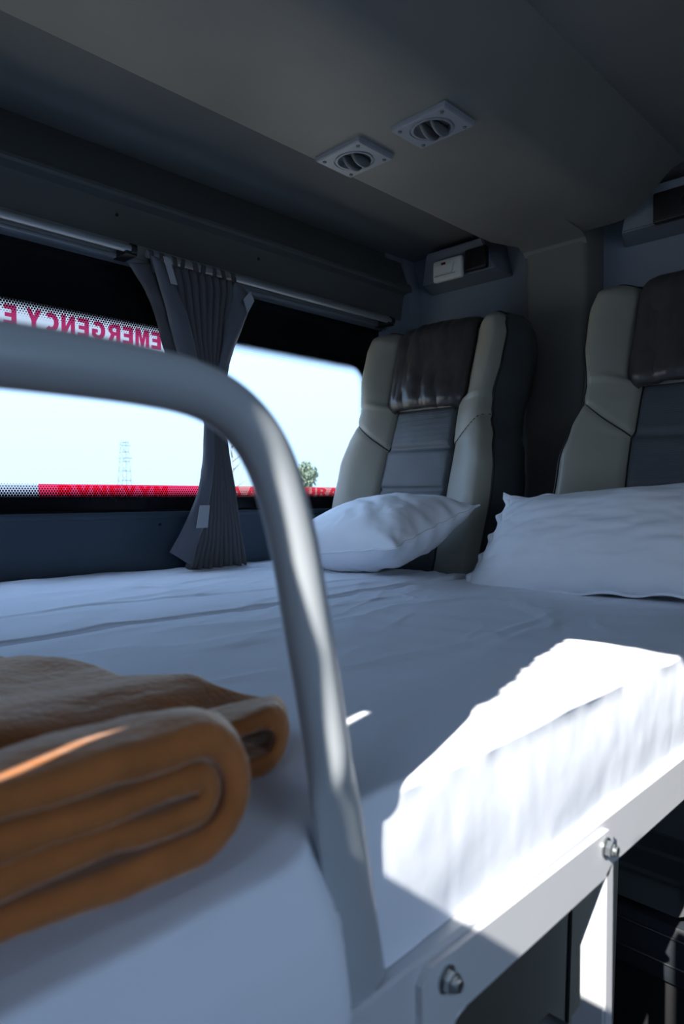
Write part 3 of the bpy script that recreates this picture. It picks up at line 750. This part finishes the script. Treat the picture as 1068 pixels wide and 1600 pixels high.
# ================================================================== BED FRAME, SUPPORT BRACKET, GUARD RAIL
fr = thing('bed_frame', 'light grey steel angle frame carrying the mattresses', 'bed frame', (.5, .25, -.32))
bm = bmesh.new(); fo = .2445
prism(bm, [(fo+.002, -.2695), (.300, -.2695), (.300, -.2735), (fo+.004, -.2735), (fo+.004, -.314), (fo, -.314), (fo, -.2715)], 'x', -.25, 1.235)
put(link('side_angle', bm, M['frame'], angle=30), fr)
for x in (-.22, .15, .60, 1.0, 1.16):
    if x == .60: x = .66
    put(box('cross_member', M['frame'], x-.015, x+.015, .301, 1.38, -.312, -.2735, .002), fr)
put(box('wall_angle', M['frame'], -.25, 1.19, 1.378, 1.399, -.314, -.270, .002), fr)
sb = thing('support_bracket', 'light grey steel bracket with two legs bolted to the bed frame', 'bracket', (.44, .24, -.45))
bm = bmesh.new(); yb0, yb1 = .2395, .2443
prism(bm, [(.3100, -.47), (.3100, -.2815), (.3185, -.2735), (.5600, -.2765), (.5685, -.2815), (.5685, -.3060), (.560, -.3145), (.345, -.3145), (.335, -.33), (.335, -.47)], 'y', yb0, yb1)
put(link('plate', bm, M['frame'], angle=20), sb)
bm = bmesh.new()   # right-hand leg: narrow front flange and tapered inward web
prism(bm, [(.5560, -.312), (.5685, -.306), (.5685, -.47), (.5560, -.47)], 'y', yb0, yb0+.003)
prism(bm, [(yb0+.002, -.316), (yb0+.0025, -.315), (.2605, -.374), (.2605, -.432), (.268, -.446), (.268, -.47), (yb0+.002, -.47)], 'x', .5545, .5575)
put(link('leg', bm, M['frame'], angle=20), sb)
bm = bmesh.new(); bx(bm, .535, .575, .236, .30, -.474, -.470, .001); put(link('foot_plate', bm, M['frame'], angle=30), sb)
bm = bmesh.new(); bx(bm, .3095, .3125, yb0+.002, .265, -.47, -.30, .0005); put(link('leg', bm, M['frame'], angle=30), sb)
bm = bmesh.new(); bx(bm, .300, .345, .236, .30, -.474, -.470, .001); put(link('foot_plate', bm, M['frame'], angle=30), sb)
def bolt(x, y, z, axis='y'):
    bm = bmesh.new()
    disc(bm, (x, y-.0015, z), .0082, 'y', .0015, 20); disc(bm, (x, y-.0065, z), .0066, 'y', .005, 6); disc(bm, (x, y-.0105, z), .0036, 'y', .006, 14); disc(bm, (x, y-.0085, z), .0050, 'y', .002, 6)
    put(link('bolt', bm, M['zinc'], angle=30), sb)
bolt(.3325, yb0, -.2865); bolt(.5530, yb0, -.2885)
for x in (.5640, .5440):
    bm = bmesh.new(); disc(bm, (x, .252, -.470), .0045, 'z', .004, 6); put(link('bolt', bm, M['zinc'], angle=30), sb)
def rail():
    t = thing('guard_rail', 'bent grey tubular guard rail standing on the bed frame edge', 'guard rail', (.283, .256, -.27))
    ry = .2510
    key = [(X0+.09, ry, 0.0461), (-0.0491, ry, 0.0475), (0.0491, ry, 0.0480), (0.1077, ry, 0.0482), (0.1421, ry, 0.0475), (0.1667, ry, 0.0451), (0.1842, ry, 0.0392), (0.1979, ry, 0.0293), (0.2083, ry, 0.0156), (0.2161, ry, -0.0019), (0.2244, ry, -0.0293), (0.2320, ry, -0.0637), (0.2395, ry, -0.0980), (0.2455, ry, -0.1275)]
    P = catmull(key, 6); n0 = len(P)
    P += [Vector(p) for p in ((.2465, ry, -.1345), (.2478, ry, -.140), (.2492, ry, -.146), (.2505, ry, -.152), (.2535, ry, -.165), (.2595, ry, -.195), (.2660, ry, -.228), (.2740, ry, -.2695))]
    fl = [(1, 1)]*n0+[(1.03, .97), (1.10, .90), (1.22, .78), (1.32, .62), (1.38, .50), (1.40, .44), (1.40, .42), (1.40, .40)]
    bm = bmesh.new(); tube(bm, P, .0119, 28, True, fl)
    put(link('rail_tube', bm, M['steel'], angle=60), t)
    bm = bmesh.new(); tube(bm, [(X0+.09, ry, .047), (X0+.085, ry, .0), (X0+.08, ry, -.2695)], .0112, 18); put(link('rear_post', bm, M['steel'], angle=60), t)
rail()
# ================================================================== PILLOWS
def pillow(label, center, rot, L, Wd, H, seed, flange=.0, sag=None):
    """L along local x, Wd along local y, H thickness; rot = matrix 3x3"""
    t = thing('pillow', label, 'pillow', center, 'pillows')
    bm = bmesh.new(); n, m = 110, 80
    def f(u, v, s):
        a, b = 2*u-1, 2*v-1
        # pinched corners: edges pull inwards between the corners
        ex = 1-.07*(1-b*b)*0-.0; x = a*L/2*(1-.045*(1-abs(b)**2.2)*abs(a)**3); y = b*Wd/2*(1-.06*(1-abs(a)**2.2)*abs(b)**3)
        prof = (max(0, 1-abs(a)**2.6)**.62)*(max(0, 1-abs(b)**2.4)**.60)
        z = s*H/2*prof
        e = min(1-abs(a), 1-abs(b))
        wr = fbm(a*2.2+seed, b*2.6, s*3)*.008+.0045*math.sin(13*(a*.8+b)+5*fbm(a*1.2, b*1.2, seed))*min(1, e*5)*max(0, .4+fbm(a*1.5, b*1.5, seed+4))
        z += wr*min(1, e*4)*.7
        if s > 0: z += .0025*math.exp(-((e-.05)/.05)**2)*math.sin(19*(a+b*1.3)+seed)
        y += .002*math.sin(17*a+seed)*abs(b)**8; x += .004*math.sin(15*b+seed)*abs(a)**8
        p = Vector((x, y, z))
        if sag: p = sag(p, a, b)
        return p
    R = rot
    top = grid(bm, n, m, lambda u, v: R @ f(u, v, 1)+Vector(center)); bot = grid(bm, n, m, lambda u, v: R @ f(u, v, -1)+Vector(center))
    bmesh.ops.remove_doubles(bm, verts=bm.verts, dist=.0012)
    bmesh.ops.recalc_face_normals(bm, faces=bm.faces)
    put(link('pillowcase', bm, M['sheet2']), t)
    # stitched seam / hem flange round the rim
    bf = bmesh.new(); rim = []
    K = 70
    for k in range(K): rim.append((k/K, 0))
    for k in range(K): rim.append((1, k/K))
    for k in range(K): rim.append((1-k/K, 1))
    for k in range(K): rim.append((0, 1-k/K))
    A = [R @ f(u, v, 1)+Vector(center) for u, v in rim]
    if flange:
        ins, out = [], []
        for (u, v), p in zip(rim, A):
            q = f(u, v, 0); a, b = 2*u-1, 2*v-1
            d = Vector((math.copysign(max(0, (abs(a)-.97)/.03), a), math.copysign(max(0, (abs(b)-.97)/.03), b), 0))
            w = flange*(1+.12*math.sin(23*(u+v)+seed))*(1 if d.x > .3 else .25); q2 = q+d*w+Vector((0, 0, .0035*math.sin(29*(u-v)+seed)+.002*math.sin(61*v)))
            ins.append(bf.verts.new(R @ (q-d*.006)+Vector(center))); out.append(bf.verts.new(R @ q2+Vector(center)))
        for k in range(len(ins)): bf.faces.new((ins[k], ins[(k+1) % len(ins)], out[(k+1) % len(ins)], out[k]))
        o = put(link('flange', bf, M['sheet2']), t); q = o.modifiers.new('s', 'SOLIDIFY'); q.thickness = .0022; q.offset = 0
    else:
        tube(bf, A+[A[0]], .0022, 6, False); put(link('edge_seam', bf, M['sheet2']), t)
    return t
def rotm(ex, ey):
    ex = Vector(ex).normalized(); ey = Vector(ey); ey = (ey-ex*ey.dot(ex)).normalized(); ez = ex.cross(ey)
    return Matrix((ex, ey, ez)).transposed()
pillow('small white pillow lying in front of the window seat', (1.168, 1.052, -.085), rotm((.16, 1, -.11), (-.9, .12, -.30)), .44, .26, .155, 3)
pillow('large white pillow with a frilled edge propped against the aisle seat', (1.195, .545, -.082), rotm((.03, 1, -.08), (.60, -.20, 1)), .50, .215, .12, 11, flange=.012, sag=lambda p, a, b: Vector((p.x-.050*(b+1)/2*max(0, a), p.y, p.z)))
# ================================================================== BLANKET
def blanket():
    t = thing('blanket', 'folded brown fleece blanket lying on the near corner of the mattress', 'blanket', (.1, .4, -.17))
    def band(name, y0, y1, xe, zb, zt, th, slope=0.0, ny=46, lx=-.16, seed=0):
        """U-shaped folded layer; xe/zb/zt functions of y"""
        bm = bmesh.new(); rings = []
        nseg = 26; na = 12
        for j in range(ny):
            v = j/(ny-1); y = y0+(y1-y0)*v
            # rounded near/far edge: shrink thickness
            d = min(y-y0, y1-y)/(th*.5); sh = math.sqrt(max(0.02, 1-(1-min(1, d))**2))
            X, B, Tt = xe(y), zb(y), zt(y)
            c = (B+Tt)/2; r = (Tt-B)/2; hth = th/2*sh
            path = []
            for k in range(nseg): path.append(((lx+(X-r-lx)*k/nseg), Tt, 0, 1))
            for k in range(na+1):
                a = PI/2-PI*k/na; path.append((X-r+r*math.cos(a), c+r*math.sin(a), math.cos(a), math.sin(a)))
            for k in range(1, nseg+1): path.append(((X-r)+(lx-(X-r))*k/nseg, B, 0, -1))
            o, i = [], []
            for q, (x, z, nx, nz) in enumerate(path):
                w = .0032*fbm(x*11+seed, y*13, z*18+seed)+.0016*fbm(x*34, y*30, z*30+seed)
                z2 = z+slope*max(0, X-.03-x)
                hh = hth*(1+.12*math.sin(x*40+seed))
                o.append((x+nx*(hh+w), y, z2+nz*(hh+w))); i.append((x-nx*(hh-w), y, z2-nz*(hh-w)))
            rings.append([bm.verts.new(p) for p in o+list(reversed(i))])
        n = len(rings[0])
        for a, b in zip(rings, rings[1:]):
            for k in range(n): bm.faces.new((a[k], a[(k+1) % n], b[(k+1) % n], b[k]))
        m_ = len(rings[0])//2
        for R in (rings[0], rings[-1]):
            for k in range(m_-1): bm.faces.new((R[k], R[k+1], R[n-2-k], R[n-1-k]))
        bmesh.ops.recalc_face_normals(bm, faces=bm.faces)
        return put(link(name, bm, M['blanket']), t)
    W_ = lambda y, a, b: a*math.sin(y*b)
    # front lobe: nested folds
    band('outer_fold', .262, .318, lambda y: .203+.30*(y-.262)+.004*math.sin(y*90), lambda y: -.162, lambda y: -.1135-.35*max(0, y-.285)**1.2, .0158, .012, seed=1)
    band('inner_fold', .264, .316, lambda y: .184+.25*(y-.262), lambda y: -.1452, lambda y: -.1300-.3*max(0, y-.288)**1.2, .0155, .012, seed=5)
    # second lobe behind it
    band('outer_fold', .322, .372, lambda y: .274+.95*(y-.322), lambda y: -.163, lambda y: -.137-.10*(y-.322), .0115, .012, seed=9)
    band('inner_fold', .326, .368, lambda y: .225+.8*(y-.322), lambda y: -.152, lambda y: -.1485, .008, .012, seed=12)
    # flat spread part to the rear
    band('spread_fold', .376, .690, lambda y: lerp_tab([(.376, .330), (.43, .292), (.52, .268), (.69, .240)], y)+.004*math.sin(y*60), lambda y: -.1625, lambda y: lerp_tab([(.376, -.150), (.42, -.142), (.50, -.144), (.60, -.146), (.69, -.152)], y)+.003*math.sin(y*45), .0115, .04, 70, seed=15)
blanket()
# folded seat back standing under the bed
fs_ = thing('folded_seat', 'dark grey leather seat back standing folded under the bed', 'seat', (.87, .60, ZF))
bm = bmesh.new()
def fb(u, v):
    a = 2*PI*u; c, d = math.cos(a), math.sin(a); sg = lambda q, e: math.copysign(abs(q)**e, q)
    y = .600+.215*sg(c, .35); x = .875+.075*sg(d, .45)
    z = -.90+.545*v; k = .30*max(0, (v-.86)/.14)**2+.25*max(0, (.14-v)/.14)**2
    return (x+(.875-x)*k+.03*v, y+(.60-y)*k*.35, z)
grid(bm, 80, 50, fb, True); put(link('back_cushion', bm, M['leather']), fs_)
bm = bmesh.new(); P = [Vector(fb(.615, v/40))+Vector((-.001, -.001, 0)) for v in range(1, 40)]; tube(bm, P, .0022, 6); put(link('seam', bm, M['piping']), fs_)
put(box('base', M['black'], .82, .94, .45, .75, ZF, -.89, .01), fs_)
# loose end of sheet hanging below the frame
bm = bmesh.new()
def hang(u, v):
    a = Vector((.385, .262, -.318)).lerp(Vector((.300, .262, -.345)), u); b = Vector((.372, .258, -.332)).lerp(Vector((.300, .262, -.395)), u)
    p = a.lerp(b, v); p.y += .006*math.sin(v*5+u*3); p.z += .004*math.sin(u*9); return p
grid(bm, 24, 12, hang); hs = link('sheet_corner', bm, M['hem']); tag(hs, 'loose white sheet corner hanging below the bed frame near the bolt', 'sheet corner')
q = hs.modifiers.new('s', 'SOLIDIFY'); q.thickness = .0015
